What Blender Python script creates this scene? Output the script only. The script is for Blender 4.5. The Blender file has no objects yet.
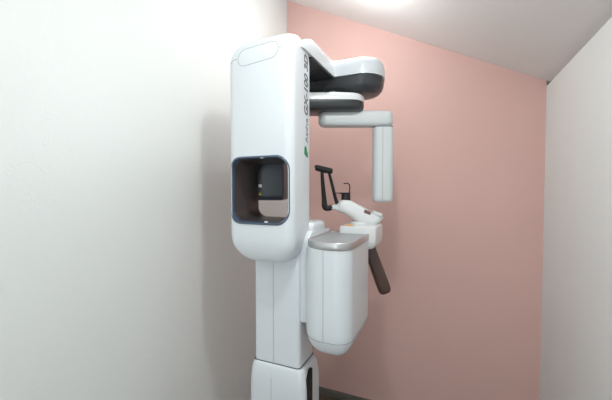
import bpy, bmesh, math
from mathutils import Vector, Matrix
from mathutils.bvhtree import BVHTree
D = bpy.data
S = bpy.context.scene
COL = S.collection
PI = math.pi

# ------------------------------------------------------------------ materials
def lin(c):
    c /= 255.0
    return c / 12.92 if c <= .04045 else ((c + .055) / 1.055) ** 2.4

def mat(name, rgb, rough=.5, metal=0.0, coat=0.0, bump=0.0, bscale=40.0, mottled=0.0, mscale=3.0,
        scratches=0.0, emit=0.0, spec=.5, aniso=0.0):
    m = D.materials.new(name); m.use_nodes = True
    nt = m.node_tree; N = nt.nodes; L = nt.links
    b = N['Principled BSDF']
    col = (lin(rgb[0]), lin(rgb[1]), lin(rgb[2]), 1)
    b.inputs['Base Color'].default_value = col
    b.inputs['Roughness'].default_value = rough
    b.inputs['Metallic'].default_value = metal
    b.inputs['Coat Weight'].default_value = coat
    b.inputs['Coat Roughness'].default_value = .08
    b.inputs['Specular IOR Level'].default_value = spec
    b.inputs['Anisotropic'].default_value = aniso
    if emit:
        b.inputs['Emission Color'].default_value = (1, 1, 1, 1)
        b.inputs['Emission Strength'].default_value = emit
    tc = N.new('ShaderNodeTexCoord')
    if mottled:
        n = N.new('ShaderNodeTexNoise'); n.inputs['Scale'].default_value = mscale
        n.inputs['Detail'].default_value = 5
        L.new(tc.outputs['Object'], n.inputs['Vector'])
        mx = N.new('ShaderNodeMix'); mx.data_type = 'RGBA'
        mx.inputs['A'].default_value = tuple(v * (1 - mottled) for v in col[:3]) + (1,)
        mx.inputs['B'].default_value = tuple(min(1, v * (1 + mottled)) for v in col[:3]) + (1,)
        L.new(n.outputs['Fac'], mx.inputs['Factor'])
        L.new(mx.outputs['Result'], b.inputs['Base Color'])
    if bump:
        n = N.new('ShaderNodeTexNoise'); n.inputs['Scale'].default_value = bscale
        n.inputs['Detail'].default_value = 6
        L.new(tc.outputs['Object'], n.inputs['Vector'])
        h = n.outputs['Fac']
        if scratches:
            # soft trowel ridges of the plaster: thin bands of a distorted wave, present only here and there
            w = N.new('ShaderNodeTexNoise'); w.inputs['Scale'].default_value = 4.5
            w.inputs['Detail'].default_value = 3; w.inputs['Distortion'].default_value = 1.6
            L.new(tc.outputs['Object'], w.inputs['Vector'])
            r = N.new('ShaderNodeValToRGB')
            r.color_ramp.elements[0].position = .485; r.color_ramp.elements[0].color = (0, 0, 0, 1)
            r.color_ramp.elements[1].position = .5; r.color_ramp.elements[1].color = (1, 1, 1, 1)
            e = r.color_ramp.elements.new(.515); e.color = (0, 0, 0, 1)
            L.new(w.outputs['Fac'], r.inputs['Fac'])
            k = N.new('ShaderNodeTexNoise'); k.inputs['Scale'].default_value = 4.5
            L.new(tc.outputs['Object'], k.inputs['Vector'])
            r2 = N.new('ShaderNodeValToRGB')
            r2.color_ramp.elements[0].position = .52; r2.color_ramp.elements[1].position = .62
            L.new(k.outputs['Fac'], r2.inputs['Fac'])
            mu = N.new('ShaderNodeMath'); mu.operation = 'MULTIPLY'
            L.new(r.outputs['Color'], mu.inputs[0]); L.new(r2.outputs['Color'], mu.inputs[1])
            ad = N.new('ShaderNodeMath'); ad.operation = 'MULTIPLY_ADD'
            ad.inputs[1].default_value = scratches
            L.new(mu.outputs[0], ad.inputs[0]); L.new(h, ad.inputs[2])
            h = ad.outputs[0]
        bp = N.new('ShaderNodeBump'); bp.inputs['Strength'].default_value = bump
        bp.inputs['Distance'].default_value = .002
        L.new(h, bp.inputs['Height']); L.new(bp.outputs['Normal'], b.inputs['Normal'])
    return m

M = dict(
    wall=mat('white_wallpaper', (236, 238, 236), .75, bump=.35, bscale=60, mottled=.012, scratches=.9),
    pink=mat('pink_wallpaper', (224, 184, 176), .72, bump=.25, bscale=90, mottled=.02, mscale=5),
    ceil=mat('ceiling_paper', (242, 240, 238), .8, bump=.3, bscale=70, mottled=.012),
    floor=mat('floor_vinyl', (104, 92, 84), .45, bump=.1, mottled=.15, mscale=12),
    base=mat('baseboard_grey', (112, 108, 102), .5),
    white=mat('white_enamel', (220, 225, 229), .28, coat=.25, bump=.01, bscale=400),
    white2=mat('white_plastic', (228, 230, 230), .3, coat=.2, bump=.01, bscale=400),
    pale=mat('pale_grey_plastic', (216, 220, 221), .35),
    seam=mat('panel_gap', (140, 144, 148), .7),
    dark=mat('charcoal_plastic', (52, 54, 57), .3, coat=.15, mottled=.05),
    slate=mat('slate_plastic', (56, 63, 72), .35, mottled=.04),
    sleeve=mat('sleeve_plastic', (66, 60, 60), .35, mottled=.05),
    bezel=mat('blue_grey_bezel', (74, 90, 110), .28, coat=.3),
    black=mat('black_rubber', (10, 10, 11), .6, mottled=.1, mscale=30),
    metal=mat('brushed_steel', (205, 205, 205), .38, metal=1, bump=.05, bscale=300),
    traytop=mat('tray_surface', (158, 161, 164), .5, metal=.2, bump=.04, bscale=500),
    cup=mat('dark_cup', (34, 28, 28), .3),
    brown=mat('smoked_plastic', (84, 58, 52), .15, coat=.5, mottled=.08, mscale=20),
    display=mat('brown_display', (118, 84, 80), .2, coat=.5),
    text=mat('grey_print', (112, 112, 114), .5),
    green=mat('green_print', (24, 136, 78), .45),
    greend=mat('dark_print', (40, 70, 56), .45),
    orange=mat('orange_sticker', (246, 172, 30), .5),
    yellow=mat('yellow_sticker', (214, 200, 40), .5),
    lampw=mat('white_dot', (235, 235, 235), .3),
    lamp=mat('lamp_diffuser', (250, 250, 248), .4, emit=10),
    lampb=mat('lamp_base', (225, 225, 222), .5),
)

# ------------------------------------------------------------------ object helpers
WORLD = {}
def finish(name, me, m, parent=None, sharp=38, bevel=0, seg=4, origin=None):
    me.materials.clear()
    for mm in (m if isinstance(m, (list, tuple)) else [m]): me.materials.append(mm)
    co = [v.co for v in me.vertices]
    if origin is None:
        lo = Vector((min(c[i] for c in co) for i in range(3))); hi = Vector((max(c[i] for c in co) for i in range(3)))
        origin = (lo + hi) / 2
    origin = Vector(origin)
    me.transform(Matrix.Translation(-origin))
    me.name = name
    o = D.objects.new(name, me); COL.objects.link(o)
    pw = WORLD.get(parent.name, Vector()) if parent else Vector()
    o.parent = parent; o.location = origin - pw
    WORLD[o.name] = origin
    me.shade_smooth()
    if bevel:
        b = o.modifiers.new('bevel', 'BEVEL'); b.width = bevel; b.segments = seg
        b.limit_method = 'ANGLE'; b.angle_limit = math.radians(40); b.harden_normals = False
        try: b.use_clamp_overlap = True
        except Exception: pass
    else:
        me.set_sharp_from_angle(angle=math.radians(sharp))
    return o

def bm_to(name, bm, m, parent=None, **k):
    bmesh.ops.recalc_face_normals(bm, faces=bm.faces[:])
    me = D.meshes.new(name); bm.to_mesh(me); bm.free()
    return finish(name, me, m, parent, **k)

def rpoly(pts, n=7):
    """polygon with rounded corners: pts = [(x, y, radius), ...]"""
    out = []; L = len(pts)
    for i in range(L):
        p = Vector(pts[i][:2]); a = Vector(pts[i - 1][:2]); b = Vector(pts[(i + 1) % L][:2]); r = pts[i][2]
        if r <= 1e-6: out.append(tuple(p)); continue
        u = (a - p).normalized(); v = (b - p).normalized()
        ang = u.angle(v); t = r / math.tan(ang / 2)
        t = min(t, (a - p).length * .499, (b - p).length * .499); r2 = t * math.tan(ang / 2)
        c = p + (u + v).normalized() * (r2 / math.sin(ang / 2))
        s = p + u * t - c; e = p + v * t - c
        a0 = math.atan2(s.y, s.x); a1 = math.atan2(e.y, e.x); d = (a1 - a0 + PI) % (2 * PI) - PI
        for k in range(n + 1):
            th = a0 + d * k / n
            out.append((c.x + r2 * math.cos(th), c.y + r2 * math.sin(th)))
    return out

def rrect(x0, x1, y0, y1, r, n=7):
    if not isinstance(r, (list, tuple)): r = [r] * 4
    return rpoly([(x0, y0, r[0]), (x1, y0, r[1]), (x1, y1, r[2]), (x0, y1, r[3])], n)

def add_loft(bm, rings, cap=True, closed_rings=True):
    vs = [[bm.verts.new(p) for p in r] for r in rings]
    n = len(vs[0])
    for a, b in zip(vs, vs[1:]):
        for i in range(n if closed_rings else n - 1):
            j = (i + 1) % n
            bm.faces.new((a[i], a[j], b[j], b[i]))
    if cap:
        bm.faces.new(vs[0][::-1]); bm.faces.new(vs[-1])
    return vs

def loft(name, rings, m, parent=None, **k):
    bm = bmesh.new(); add_loft(bm, rings); return bm_to(name, bm, m, parent, **k)

def prism_z(name, outline, z0, z1, m, parent=None, xf=None, **k):
    rings = [[Vector((x, y, z)) for x, y in outline] for z in (z0, z1)]
    if xf: rings = [[xf(*p) for p in r] for r in rings]
    return loft(name, rings, m, parent, **k)

def tube_rings(path, radii, n=14, squash=1.0, side=None):
    P = [Vector(p) for p in path]; rings = []
    up = side
    for i, p in enumerate(P):
        t = (P[min(i + 1, len(P) - 1)] - P[max(i - 1, 0)]).normalized()
        if up is None: up = Vector((0, 0, 1)) if abs(t.z) < .9 else Vector((0, 1, 0))
        s = (up - t * up.dot(t)).normalized(); w = t.cross(s)
        if side is None: up = s
        r = radii[i] if isinstance(radii, (list, tuple)) else radii
        rings.append([p + s * (r * squash * math.cos(2 * PI * k / n)) + w * (r * math.sin(2 * PI * k / n)) for k in range(n)])
    return rings

def tube(name, path, radii, m, parent=None, n=14, squash=1.0, side=None, **k):
    return loft(name, tube_rings(path, radii, n, squash, side), m, parent, sharp=50, **k)

def spline(pts, k=6):
    """Catmull-Rom through tuples of any length"""
    P = [pts[0]] + list(pts) + [pts[-1]]; out = []
    for i in range(1, len(P) - 2):
        for s in range(k):
            t = s / k; q = []
            for a, b, c, d in zip(P[i - 1], P[i], P[i + 1], P[i + 2]):
                q.append(.5 * (2 * b + (c - a) * t + (2 * a - 5 * b + 4 * c - d) * t * t + (3 * b - a - 3 * c + d) * t ** 3))
            out.append(tuple(q))
    out.append(tuple(pts[-1])); return out

def box(name, x0, x1, y0, y1, z0, z1, m, parent=None, **k):
    return prism_z(name, [(x0, y0), (x1, y0), (x1, y1), (x0, y1)], z0, z1, m, parent, **k)

def struct(o, kind='structure'):
    o['kind'] = kind; return o

def evaluated(o):
    dg = bpy.context.evaluated_depsgraph_get(); dg.update()
    return D.meshes.new_from_object(o.evaluated_get(dg))

# ------------------------------------------------------------------ the room (metres; camera stands at the origin, eye 1.5 m)
XL, XR, YB, YF = -1.123, .487, 2.2, -1.7
def cz(x): return 2.912 - .5016 * (x - XL)          # sloping attic ceiling
T = .1
struct(box('floor', XL - T, XR + T, YF - T, YB + T, -.1, 0, M['floor']))
struct(box('wall_left', XL - T, XL, YF - T, YB + T, 0, cz(XL - T) + .02, M['wall']))
struct(box('wall_right', XR, XR + T, YF - T, YB + T, 0, cz(XR + T) + .02, M['wall']))
def gable(name, y0, y1, m):
    bm = bmesh.new()
    add_loft(bm, [[Vector(p) for p in ((XL, y, 0), (XR, y, 0), (XR, y, cz(XR)), (XL, y, cz(XL)))] for y in (y0, y1)])
    return struct(bm_to(name, bm, m))
gable('wall_back', YB, YB + T, M['pink'])
DX0, DX1, DZ = -.95, .35, 2.0  # unseen opening in the front wall, added to let the fill light in
bm = bmesh.new()
for sec in (((XL, 0), (DX0, 0), (DX0, cz(DX0)), (XL, cz(XL))), ((DX1, 0), (XR, 0), (XR, cz(XR)), (DX1, cz(DX1))),
            ((DX0, DZ), (DX1, DZ), (DX1, cz(DX1)), (DX0, cz(DX0)))):
    add_loft(bm, [[Vector((x, y, z)) for x, z in sec] for y in (YF - T, YF)])
struct(bm_to('wall_front', bm, M['wall']))
bm = bmesh.new()
add_loft(bm, [[Vector((x, y, cz(x) + d)) for x, y in ((XL - T, YF - T), (XR + T, YF - T), (XR + T, YB + T), (XL - T, YB + T))] for d in (0, .08)])
struct(bm_to('ceiling', bm, M['ceil']))
struct(box('baseboard_back', XL + .012, XR - .012, YB - .012, YB, 0, .05, M['base'], bevel=.003, seg=2))
struct(box('baseboard_left', XL, XL + .012, YF, YB, 0, .05, M['base'], bevel=.003, seg=2))
struct(box('baseboard_right', XR - .012, XR, YF, YB, 0, .05, M['base'], bevel=.003, seg=2))

# ------------------------------------------------------------------ the x-ray machine
root = D.objects.new('panoramic_x_ray_machine', None); COL.objects.link(root)
root.location = (-.63, 1.22, 0); WORLD[root.name] = Vector(root.location)
root['label'] = 'tall white dental panoramic x-ray machine standing in front of the pink wall'
root['category'] = 'x-ray machine'

# base with a shaped rim and the cable slot on its right side
HX0, HX1 = -.800, -.517
rings = []
bx0, bx1, by0, by1 = -.758, -.502, 1.125, 1.300
def bring(z, i, r=.026):
    return [Vector((x, y, z)) for x, y in rrect(bx0 + i, bx1 - i, by0 + i, by1 - i, r)]
rings = [bring(0, 0), bring(.4, 0), bring(.68, 0)]
for k in range(1, 9):
    a = k / 8 * PI / 2
    rings.append(bring(.68 + .108 * math.sin(a), .0145 * (1 - math.cos(a))))
rings.append(bring(.790, .0165))
base = loft('base', rings, M['white'], root)
cols = rrect(-.737, -.534, 1.14, 1.30, [.012, .014, .01, .01])
prism_z('collar_gap', rrect(-.7445, -.5300, 1.1435, 1.2965, .016), .7898, .7912, M['black'], base)
prism_z('column', rrect(-.741, -.5335, 1.147, 1.293, .014), .7905, 1.30, M['white'], root)
column = D.objects['column']
# dark slot
bm = bmesh.new()
o2 = rpoly([(1.150, .02, .004), (1.203, .02, .004), (1.203, .778, .004), (1.178, .778, .015), (1.150, .755, .015)])
add_loft(bm, [[Vector((x, y, z)) for y, z in o2] for x in (-.512, -.5005)])
bm_to('cable_slot', bm, M['black'], base)
prism_z('foot_plate', rrect(-.79, -.46, 1.06, 1.42, .04), 0, .018, M['pale'], root, bevel=.004)

# head housing
hy0, hy1 = 1.05, 1.245
zt, zb = 2.092, 1.222
hr = []
def hring(z, il, ir, iff, r=.034, rb=.045, ib=0):
    return [Vector((x, y, z)) for x, y in rrect(HX0 + il, HX1 - ir, hy0 + iff, hy1 - ib, [r, r * 1.05, rb, rb], 9)]
K = 14
for k in range(K + 1):                                    # rounded bottom
    a = (k / K) * PI / 2
    s, c = math.sin(a), 1 - math.sin(a)
    q = 1 - math.cos(PI / 2 - a)
    hr.append(hring(zb + .105 * (1 - math.cos(a)), .10 * (1 - math.sin(a)), .06 * (1 - math.sin(a)), .035 * (1 - math.sin(a)), ib=.03 * (1 - math.sin(a))))
for z in (1.36, 1.5, 1.65, 1.8, 1.92): hr.append(hring(z, 0, 0, 0))
zs = 1.985
for k in range(K + 1):                                    # rounded top, falling towards the front
    a = (k / K) * PI / 2
    hr.append(hring(zs + (zt - zs) * math.sin(a), .095 * (1 - math.cos(a)), .028 * (1 - math.cos(a)), .075 * (1 - math.cos(a)), ib=.01 * (1 - math.cos(a))))
bm = bmesh.new(); add_loft(bm, hr)
bmesh.ops.recalc_face_normals(bm, faces=bm.faces[:])
me = D.meshes.new('tmp'); bm.to_mesh(me); bm.free()
tmp = D.objects.new('tmp', me); COL.objects.link(tmp)
WX0, WX1, WZ0, WZ1 = -.790, -.531, 1.370, 1.627           # window through the head
def wout(i, r=.052):
    return rpoly([(WX0 + i, WZ0 + i, r - i * .5), (WX1 - i, WZ0 + i, r - i * .5), (WX1 - i, WZ1 - i, r - i * .5), (WX0 + i, WZ1 - i, r - i * .5)], 9)
def cut(target, rings):
    b2 = bmesh.new(); add_loft(b2, rings); bmesh.ops.recalc_face_normals(b2, faces=b2.faces[:])
    cm = D.meshes.new('cut'); b2.to_mesh(cm); b2.free()
    co = D.objects.new('cut', cm); COL.objects.link(co)
    md = target.modifiers.new('b', 'BOOLEAN'); md.operation = 'DIFFERENCE'; md.object = co; md.solver = 'EXACT'
    bpy.context.view_layer.update()
    r = evaluated(target)
    D.objects.remove(co); return r
ci = .004
res = cut(tmp, [[Vector((x, y, z)) for x, z in wout(ci)] for y in (.95, 1.4)])
D.objects.remove(tmp)
bvh = BVHTree.FromPolygons([v.co.copy() for v in res.vertices], [tuple(p.vertices) for p in res.polygons])
head = finish('head_housing', res, M['white'], root, sharp=30)

# window bezel and sleeve
def ring_y(outl, y): return [Vector((x, y, z)) for x, z in outl]
def surf_y(x, z, off=0.0):
    h = bvh.ray_cast(Vector((x, 0, z)), Vector((0, 1, 0)))
    y = h[0].y if h[0] is not None and h[0].y < 1.12 else 1.10
    return y - off
def ring_surf(outl, outr, off):
    return [Vector((x, surf_y(xo, zo, off), z)) for (x, z), (xo, zo) in zip(outl, outr)]
o_out = wout(-.0015); o_mid = wout(.0055); o_in = wout(.0085)
bm = bmesh.new()
probe = wout(-.0025)
ys = [surf_y(x, z) for x, z in probe]
add_loft(bm, [[Vector((x, y + .012, z)) for (x, z), y in zip(o_out, ys)],
              [Vector((x, y - .0012, z)) for (x, z), y in zip(o_out, ys)],
              [Vector((x, y - .004, z)) for (x, z), y in zip(wout(.002), ys)],
              [Vector((x, y - .003, z)) for (x, z), y in zip(o_mid, ys)],
              [Vector((x, y + .010, z)) for (x, z), y in zip(o_in, ys)],
              [Vector((x, 1.075, z)) for (x, z), y in zip(wout(.009), ys)]], cap=False)
bez = bm_to('window_bezel', bm, M['bezel'], head, sharp=60)
bm = bmesh.new()
add_loft(bm, [ring_y(wout(.0092), 1.07), ring_y(wout(.013), 1.13), ring_y(wout(.014), 1.238), ring_y(wout(.006), 1.247),
              ring_y(wout(.0062), 1.20), ring_y(wout(.0062), 1.13), ring_y(wout(.0062), 1.076), ], cap=False)
bm_to('window_sleeve', bm, M['sleeve'], head, sharp=60)
for (x, z, w) in ((-.642, 1.6215, .014), (-.625, 1.3805, .014)):
    prism_z('indicator', rrect(x - w / 2, x + w / 2, 1.048, 1.053, .002), z - .003, z + .003, M['pale'], head)

# seams drawn in the housing surface
def seam(name, pts, parent, r=.0011, m=None):
    path = []
    for x, z in pts:
        h = bvh.ray_cast(Vector((x, 0, z)), Vector((0, 1, 0)))
        if h[0] is not None: path.append(h[0] + h[1] * 0.0001)
    bm = bmesh.new(); add_loft(bm, tube_rings(path, r, 6)); return bm_to(name, bm, m or M['seam'], parent)
def dens(pts, step=.006, closed=False):
    out = []; P = pts + ([pts[0]] if closed else [])
    for a, b in zip(P, P[1:]):
        n = max(1, int(math.dist(a, b) / step))
        for k in range(n): out.append((a[0] + (b[0] - a[0]) * k / n, a[1] + (b[1] - a[1]) * k / n))
    out.append(P[-1]); return out
# slightly raised service cover: a shell that follows the curved front
cv = rpoly([(-.752, 1.968, .032), (-.572, 1.985, .032), (-.575, 2.052, .032), (-.742, 2.036, .032)], 8)
seam('cover_seam', dens(cv, closed=True), head, .0009)
seam('cap_seam', dens([(-.7815, 1.988), (-.770, 2.000), (-.752, 2.003)]), head, .0011)
seam('cap_seam', dens([(-.572, 2.018), (-.548, 2.018), (-.538, 2.024), (-.535, 2.05)]), head, .0008)

# printing on the right side of the head: reads upwards
def side_text(name, body, size, y, z, m, shear=0.0, offs=0.0, bold=0.0, length=None):
    cu = D.curves.new(name, 'FONT'); cu.body = body; cu.size = size; cu.extrude = .0003; cu.shear = shear; cu.offset = bold
    to = D.objects.new('t', cu); COL.objects.link(to); bpy.context.view_layer.update()
    me = evaluated(to); D.objects.remove(to)
    lo = min(v.co.x for v in me.vertices); hi = max(v.co.x for v in me.vertices)
    sx = (length / (hi - lo)) if length else 1
    for v in me.vertices:
        lx, ly, lz = v.co
        v.co = Vector((HX1 + .0004 + lz, y - ly, z + (lx - lo) * sx))
    o = finish(name, me, m, head, sharp=30); return o
side_text('model_lettering', 'GX-100 3D', .048, 1.191, 1.793, M['text'], shear=.18, bold=.0016, length=.234)
side_text('name_lettering', 'Aadva', .034, 1.192, 1.685, M['text'], length=.098)
bm = bmesh.new()
add_loft(bm, [[Vector((x, y, z)) for y, z in rpoly([(1.158, 1.640, .002), (1.184, 1.628, .001), (1.188, 1.648, .002), (1.176, 1.672, .001), (1.160, 1.668, .004)], 3)] for x in (-.5175, -.5165)])
leaf = bm_to('leaf_emblem', bm, M['green'], head)
bm = bmesh.new()
add_loft(bm, [[Vector((x, y, z)) for y, z in ((1.180, 1.634), (1.1905, 1.626), (1.1895, 1.650))] for x in (-.5170, -.5162)])
bm_to('leaf_dark_mark', bm, M['greend'], head)  # small dark printed mark at the edge of the leaf

# overhead arm: white cover over a dark tray
arm_pts = [(-.76, 1.11, .03), (-.513, 1.11, .05), (-.510, 1.495, .012), (-.294, 1.495, .105), (-.294, 1.74, .13), (-.76, 1.74, .10)]
def densify(o, step=.03):
    out = []
    for a, b in zip(o, o[1:] + o[:1]):
        n = max(1, int(math.dist(a, b) / step))
        for k in range(n): out.append((a[0] + (b[0] - a[0]) * k / n, a[1] + (b[1] - a[1]) * k / n))
    return out
def inset(o, d):
    n = len(o); out = []
    for i in range(n):
        a = Vector(o[i - 1]); b = Vector(o[i]); c = Vector(o[(i + 1) % n])
        e1 = (b - a).normalized(); e2 = (c - b).normalized()
        nn = (Vector((-e1.y, e1.x)) + Vector((-e2.y, e2.x))).normalized()
        k = max(.5, nn.dot(Vector((-e1.y, e1.x))))
        out.append(tuple(b + nn * (d / k)))
    return out
ao = densify(rpoly(arm_pts, 10))
def ztop(y):
    t = min(1, max(0, (y - 1.11) / .16)); t = t * t * (3 - 2 * t)
    return 2.068 + .058 * t
rings = []
for d, f in ((.0, 0), (0, .45), (.002, .65), (.006, .80), (.012, .91), (.020, .975), (.030, 1.0)):
    oo = inset(ao, d) if d else ao
    rings.append([Vector((x, y, 2.042 + (ztop(y) - 2.042) * f)) for x, y in oo])
arm = loft('overhead_arm', rings, M['white'], root, sharp=45)
prism_z('beam_underside', rpoly([(-.74, 1.24, .01), (-.516, 1.235, .01), (-.516, 1.51, .01), (-.74, 1.51, .01)]), 2.036, 2.0425, M['dark'], arm)
dk = rpoly([(-.76, 1.499, .03), (-.297, 1.499, .10), (-.297, 1.735, .127), (-.76, 1.725, .09)], 10)
rings = []
for z, d in ((2.037, .0), (2.005, .004), (1.990, .010), (1.978, .020), (1.970, .034), (1.967, .05)):
    rings.append([Vector((x, y, z)) for x, y in (inset(dk, d) if d else dk)])
loft('arm_underside', rings, M['dark'], arm, sharp=45)

# rotating gantry, turned so that its long axis runs at 23.7 degrees to the pink wall
GA = math.atan2(143, 325)
PV = Vector((-.529, 1.536))
ca, sa = math.cos(GA), math.sin(GA)
def G(a, b, z): return Vector((PV.x + a * ca - b * sa, PV.y + a * sa + b * ca, z))
xg = lambda a, b, z: G(a, b, z)
def gprism(name, outl, zs, m, parent, ins=None, **k):
    rings = []
    for i, z in enumerate(zs):
        oo = inset(outl, ins[i]) if ins and ins[i] else outl
        rings.append([G(x, y, z) for x, y in oo])
    return loft(name, rings, m, parent, **k)
ro = rrect(-.30, .149, -.095, .075, [.07, .08, .07, .07], 10)
rot = gprism('rotor_cover', ro, [1.922, 1.940, 1.950, 1.957, 1.960], M['white2'], root, [0, 0, .004, .012, .022], sharp=45)
gprism('rotor_shell', ro, [1.877, 1.880, 1.887, 1.900, 1.9225], M['dark'], rot, [.020, .012, .005, .001, .002], sharp=45)
gprism('rotor_shaft', rrect(-.07, .07, -.07, .07, .069, 10), [1.958, 1.968], M['dark'], rot)
bo = rrect(-.073, .294, -.042, .042, .0415, 10)
bar = gprism('sensor_crossbar', bo, [1.812, 1.814, 1.820, 1.832, 1.865, 1.878, 1.884, 1.8862], M['pale'], root, [.018, .011, .005, 0, 0, .004, .010, .018], sharp=45)
gprism('pivot_pad', rrect(-.06, .03, -.04, .04, .03), [1.880, 1.8885], M['pale'], bar)
so = rrect(.196, .294, -.045, .045, [.03, .03, .04, .04], 8)
sen = gprism('sensor_head', so, [1.440, 1.443, 1.450, 1.464, 1.8045], M['pale'], root, [.018, .008, .003, 0, 0], sharp=45)
gprism('joint_ring', inset(so, .003), [1.8045, 1.8125], M['seam'], sen)
bm = bmesh.new(); add_loft(bm, tube_rings([G(.236, -.0452, 1.452), G(.236, -.0452, 1.803)], .0008, 6)); bm_to('sensor_seam', bm, M['seam'], sen)
for z in (1.66, 1.6):
    prism_z('screw_cap', [(G(.294, .01, 0).x + .003 * math.cos(t * PI / 4), G(.294, .01, 0).y + .003 * math.sin(t * PI / 4)) for t in range(8)], z - .003, z + .003, M['seam'], sen)
# source head, behind the window
src_o = rpoly([(-.44, -.135, .03), (-.236, -.135, .010), (-.216, .02, .02), (-.40, .02, .03)], 7)
src = gprism('x_ray_source', src_o, [1.452, 1.455, 1.462, 1.475, 1.86, 1.8775], M['slate'], root, [.018, .008, .003, 0, 0, .01], sharp=45)
def disc_g(name, a, z, r, m, n=16, sides=None):
    bm = bmesh.new()
    add_loft(bm, [[G(a + r * math.sin(2 * PI * k / n), b, z + r * math.cos(2 * PI * k / n)) for k in range(n)] for b in (-.1345, -.1375)])
    return bm_to(name, bm, m, src)
disc_g('round_port', -.344, 1.519, .0085, M['lampw'])
disc_g('warning_sticker', -.344, 1.482, .009, M['yellow'], n=3)

# bracket on the column's right side carrying the tray cabinet and patient support
bm = bmesh.new()
bo2 = rpoly([(1.160, .970, .012), (1.40, .970, .012), (1.43, 1.325, .03), (1.160, 1.338, .05)], 8)
add_loft(bm, [[Vector((x, y, z)) for y, z in bo2] for x in (-.5365, -.4985)])
brk = bm_to('side_bracket', bm, M['white'], root, bevel=.005)
rings = []
for z, d in ((1.30, 0), (1.345, 0), (1.356, .002), (1.364, .007), (1.368, .016)):
    rings.append([Vector((x, y, z)) for x, y in rrect(-.59 + d, -.499 - d, 1.20 + d, 1.365 - d, .03)])
loft('bracket_cap', rings, M['white'], brk, sharp=45)

# tray cabinet
cx0, cx1, cy0, cy1 = -.506, -.313, 1.078, 1.40
CR = [.055, .055, .03, .03]
cab_o = rpoly([(cx0, cy0, .095), (cx1, cy0, .06), (cx1, cy1, .03), (cx0, cy1, .03)], 10)
rings = []
for k in range(11):
    a = k / 10 * PI / 2
    rings.append([Vector((x, y, .890 + .083 * (1 - math.cos(a)))) for x, y in inset(cab_o, .058 * (1 - math.sin(a)) + (.0001 if k < 10 else 0))])
rings += [[Vector((x, y, z)) for x, y in cab_o] for z in (1.05, 1.15, 1.287)]
cab = loft('support_housing', rings, M['white'], root, sharp=45)
bm = bmesh.new(); add_loft(bm, tube_rings([(-.408, cy0 - .0001, .955), (-.408, cy0 - .0001, 1.285)], .0008, 6)); bm_to('housing_seam', bm, M['seam'], cab)
ro_ = inset(cab_o, .0008)
seamring = [Vector((x, y, .952)) for x, y in inset(cab_o, .0006)]
bm = bmesh.new()
vs = tube_rings(seamring + [seamring[0]], .0008, 6); add_loft(bm, vs); bm_to('bottom_cap_seam', bm, M['seam'], cab)
tr = rpoly([(cx0 + .008, cy0 - .002, .093), (cx1 + .002, cy0 - .002, .062), (cx1 + .002, cy1 + .004, .03), (cx0 + .008, cy1 + .004, .03)], 10)
bm = bmesh.new()
tv = [[Vector((x, y, z)) for x, y in (inset(tr, d) if d else tr)] for z, d in ((1.286, .001), (1.2875, 0), (1.311, 0), (1.3135, .001), (1.314, .0025), (1.3135, .004), (1.3095, .006), (1.3085, .009))]
V = add_loft(bm, tv, cap=False)
bm.faces.new(V[0][::-1])
tray = bm_to('tray_rim', bm, M['metal'], cab, sharp=50)
prism_z('tray_surface', inset(tr, .0055), 1.290, 1.3092, M['traytop'], tray)

# lower support block behind the cabinet
sb = rpoly([(-.448, 1.385, .01), (-.316, 1.375, .01), (-.286, 1.40, .02), (-.286, 1.62, .07), (-.448, 1.60, .06)], 9)
rings = []
for z, d in ((1.240, .034), (1.242, .022), (1.248, .011), (1.262, .003), (1.28, 0), (1.330, 0), (1.337, .002), (1.340, .008)):
    rings.append([Vector((x, y, z)) for x, y in (inset(sb, d) if d else sb)])
sup = loft('patient_support', rings, M['white2'], root, sharp=45)
def decal(name, x, y, w, h, m, z=1.340):
    return prism_z(name, [(x - w / 2, y - h / 2), (x + w / 2, y - h / 2), (x + w / 2, y + h / 2), (x - w / 2, y + h / 2)], z, z + .0008, m, sup)
decal('orange_label', -.412, 1.425, .028, .05, M['orange'])
for x, y, w, h in ((-.385, 1.425, .012, .02), (-.362, 1.43, .012, .02), (-.34, 1.425, .014, .02), (-.320, 1.47, .008, .03)):
    decal('key_mark', x, y, w, h, M['pale'])

# chin rest unit; C() works in the plane across the unit, turned as the gantry
CO = Vector((-.624, 1.418))
def C(px, b, z):            # px: metres along the unit, b: metres across, z: height
    return Vector((CO.x + px * ca - b * sa, CO.y + px * sa + b * ca, z))
prof = [(110, 261, 11, .012), (125, 261, 12, .014), (140, 262, 18, .022), (152, 258, 29, .032), (168, 257, 34, .038), (200, 268, 42, .044), (240, 293, 47, .050),
        (280, 311, 45, .052), (315, 321, 33, .050), (340, 318, 23, .042), (357, 314, 13, .030), (365, 312, 6, .016)]
path = spline([(.122 + (x - 110) * .000954, 1.419 + (52 - c / 5) * .00477, r * .000954, w) for x, c, r, w in prof], 5)
rings = []
for a, z, r, w in path:
    ring = []
    for k in range(28):
        th = 2 * PI * k / 28; c, s_ = math.cos(th), math.sin(th)
        ring.append(C(a, w * math.copysign(abs(c) ** .6, c), z + r * math.copysign(abs(s_) ** .65, s_)))
    rings.append(ring)
chin = loft('chin_rest', rings, M['white2'], root, sharp=60)
pr_ = []
for z, r in ((1.3395, .052), (1.345, .052), (1.349, .049), (1.353, .046)):
    pr_.append([C(.262 + r * math.cos(t * PI / 16), r * math.sin(t * PI / 16), z) for t in range(32)])
loft('chin_rest_base', pr_, M['white2'], sup, sharp=40)
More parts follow.
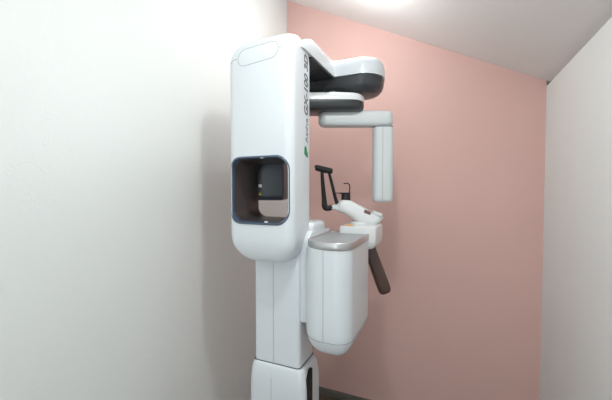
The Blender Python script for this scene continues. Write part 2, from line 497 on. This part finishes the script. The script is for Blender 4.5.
def cbox(name, a, b, z, da, db, dz, tilt, m, parent, bev=.002):
    c, s = math.cos(tilt), math.sin(tilt)
    f = lambda x, y, h: C(a + x * c - h * s, b + y, z + x * s + h * c)
    bm = bmesh.new()
    add_loft(bm, [[f(x, y, h) for x, y in ((-da, -db), (da, -db), (da, db), (-da, db))] for h in (-dz, dz)])
    return bm_to(name, bm, m, parent, bevel=bev, seg=2)
cbox('height_display', .284, -.030, 1.397, .016, .022, .008, -.38, M['display'], chin)
cbox('adjust_knob', .333, -.022, 1.388, .022, .024, .009, -.35, M['pale'], chin, .005)
# chin cup with bite hook
def cring(a, b, z, r, n=20): return [C(a + r * math.cos(2 * PI * k / n), b + r * math.sin(2 * PI * k / n), z) for k in range(n)]
cup = loft('chin_cup', [cring(.190, 0, 1.436, .022), cring(.190, 0, 1.452, .0225), cring(.190, 0, 1.479, .0215), cring(.190, 0, 1.482, .020)], M['cup'], root, sharp=40)
loft('cup_flange', [cring(.186, 0, 1.481, .026), cring(.186, 0, 1.488, .026)], M['black'], cup)
cbox('cup_lever', .158, 0, 1.4855, .022, .008, .002, 0, M['black'], cup, .001)
hk = spline([(.207, 0, 1.482), (.208, 0, 1.505), (.207, 0, 1.522), (.200, 0, 1.531), (.188, 0, 1.532), (.179, 0, 1.529)], 5)
tube('bite_hook', [C(a, b, z) for a, b, z in hk], .0028, M['black'], cup, n=8)
# pair of black hand grips joined to a foot
def bar_tube(name, pts, rad, m, parent, **k):
    sp = spline([(p[0], p[1], p[2], r) for p, r in zip(pts, rad)], 6)
    return tube(name, [C(a, b, z) for a, b, z, r in sp], [q[3] for q in sp], m, parent, **k)
foot = bar_tube('hand_grip', [(.128, 0, 1.420), (.112, 0, 1.414), (.096, 0, 1.414), (.089, 0, 1.425), (.086, 0, 1.46), (.080, 0, 1.53), (.076, 0, 1.585)], [.0125, .013, .0135, .014, .0115, .0092, .0075], M['black'], root)
bar_tube('grip_strut', [(.150, .01, 1.434), (.140, .01, 1.465), (.124, .01, 1.53), (.108, .01, 1.59)], [.0095, .008, .0072, .0065], M['black'], foot)
bar_tube('grip_bar', [(.042, 0, 1.607), (.046, 0, 1.607), (.065, 0, 1.602), (.095, .004, 1.595), (.122, .006, 1.590), (.128, .006, 1.589)], [.004, .0125, .0145, .0145, .0125, .005], M['black'], foot, squash=1)

# smoked plastic handle hanging from the support
p0, p1 = C(.287, -.005, 1.262), C(.384, 0, 1.004)
ax = (p1 - p0).normalized(); wv = Vector((ca, sa, 0)); wv = (wv - ax * wv.dot(ax)).normalized(); dv = ax.cross(wv)
L_ = (p1 - p0).length; rings = []
hw, hd = .030, .022
for t, sc in ((0, .92), (.1, .96), (.5, 1.0), (.85, 1.03), (.93, 1.0), (.97, .88), (.99, .70), (1.0, .45)):
    rings.append([p0 + ax * (L_ * t) + wv * (x * sc) + dv * (y * sc) for x, y in rrect(-hw, hw, -hd, hd, .016, 6)])
hnd = loft('handle', rings, M['brown'], root, sharp=50)
bm = bmesh.new()
q = -hd * 1.0 if (dv.y > 0) else hd
for s in (-.006,):
    rg = []
    for t in (.05, .9):
        c = p0 + ax * (L_ * t) + wv * s + dv * (q * 1.02)
        rg.append([c + wv * a + dv * b for a, b in ((-.0016, -.0012), (.0016, -.0012), (.0016, .0012), (-.0016, .0012))])
    add_loft(bm, rg)
bm_to('handle_rib', bm, M['brown'], hnd)

# column seams
bm = bmesh.new(); add_loft(bm, tube_rings([(-.650, 1.1469, .795), (-.650, 1.1469, 1.26)], .0008, 6)); bm_to('column_seam', bm, M['seam'], column)
bm = bmesh.new(); add_loft(bm, tube_rings([(-.650, 1.1249, .02), (-.650, 1.1249, .68), (-.650, 1.1262, .725), (-.650, 1.131, .764), (-.650, 1.1398, .788)], .0008, 6)); bm_to('base_seam', bm, M['seam'], base)

# ------------------------------------------------------------------ lamps
def ceiling_lamp(x, y, power, label, r=.10, down=0.0):
    z = cz(x)
    rt = D.objects.new('ceiling_light', None); COL.objects.link(rt); rt.location = (x, y, z); WORLD[rt.name] = Vector((x, y, z))
    rt['label'] = label; rt['category'] = 'ceiling light'
    sl = -.5016
    def ring(rr, h):   # tilted with the ceiling
        n = Vector((sl, 0, -1)).normalized() * -1
        nrm = Vector((.5016, 0, 1)).normalized(); u = Vector((1, 0, -.5016)).normalized(); v = Vector((0, 1, 0))
        return [Vector((x, y, z)) - nrm * h + u * rr * math.cos(2 * PI * k / 32) + v * rr * math.sin(2 * PI * k / 32) for k in range(32)]
    loft('lamp_base', [ring(r, 0), ring(r, .02)], M['lampb'], rt)
    loft('diffuser', [ring(r * .94, .0201), ring(r * .92, .035), ring(r * .8, .05), ring(r * .5, .058)], M['lamp'], rt, sharp=60)
    l = D.lights.new('lamp_bulb', 'POINT'); l.energy = power; l.shadow_soft_size = .045; l.color = (.95, 1, 1)
    lo = D.objects.new('lamp_bulb', l); COL.objects.link(lo)
    nrm = Vector((.5016, 0, 1)).normalized()
    lo.location = Vector((x, y, z)) - nrm * .13
    if down:
        d = D.lights.new('downlight', 'AREA'); d.shape = 'DISK'; d.size = .07; d.energy = down; d.color = (.95, 1, 1)
        dl = D.objects.new('downlight', d); COL.objects.link(dl); dl.location = Vector((x, y, z)) - nrm * .07
        dl.rotation_euler = (0, math.radians(10), 0)
ceiling_lamp(-.12, .66, 2.6, 'round white ceiling light just in front of the x-ray machine', down=5.6)
ceiling_lamp(-.45, 1.56, 7.0, 'small round ceiling light nearest the pink wall', .07)
ceiling_lamp(-.25, -.6, 4, 'added round white ceiling light behind the camera, for front fill')  # added lamp out of view, brightens the machine from the camera side
al = D.lights.new('front_fill', 'AREA'); al.shape = 'RECTANGLE'; al.size = DX1 - DX0; al.size_y = DZ; al.energy = 15.5  # soft fill added in the opening to brighten the machine and walls
al.color = (.90, .97, 1)
ao_ = D.objects.new('front_fill', al); COL.objects.link(ao_)
ao_.location = ((DX0 + DX1) / 2, YF - .05, DZ / 2); ao_.rotation_euler = (PI / 2, 0, 0)
w = D.worlds.new('world'); S.world = w; w.use_nodes = True
w.node_tree.nodes['Background'].inputs[0].default_value = (.9, .95, 1, 1)
w.node_tree.nodes['Background'].inputs[1].default_value = .3

# ------------------------------------------------------------------ camera
cam = D.cameras.new('camera'); co = D.objects.new('camera', cam); COL.objects.link(co)
cam.sensor_width = 36; cam.lens = 325 / 612 * 36; cam.clip_start = .02
co.location = (0, 0, 1.5)
co.rotation_euler = (PI / 2 - math.atan2(10, 325), 0, math.atan2(143, 325))
S.camera = co
vs_ = S.view_settings
vs_.view_transform = 'Standard'; vs_.look = 'None'; vs_.gamma = 1; vs_.use_curve_mapping = False
vs_.exposure = 0
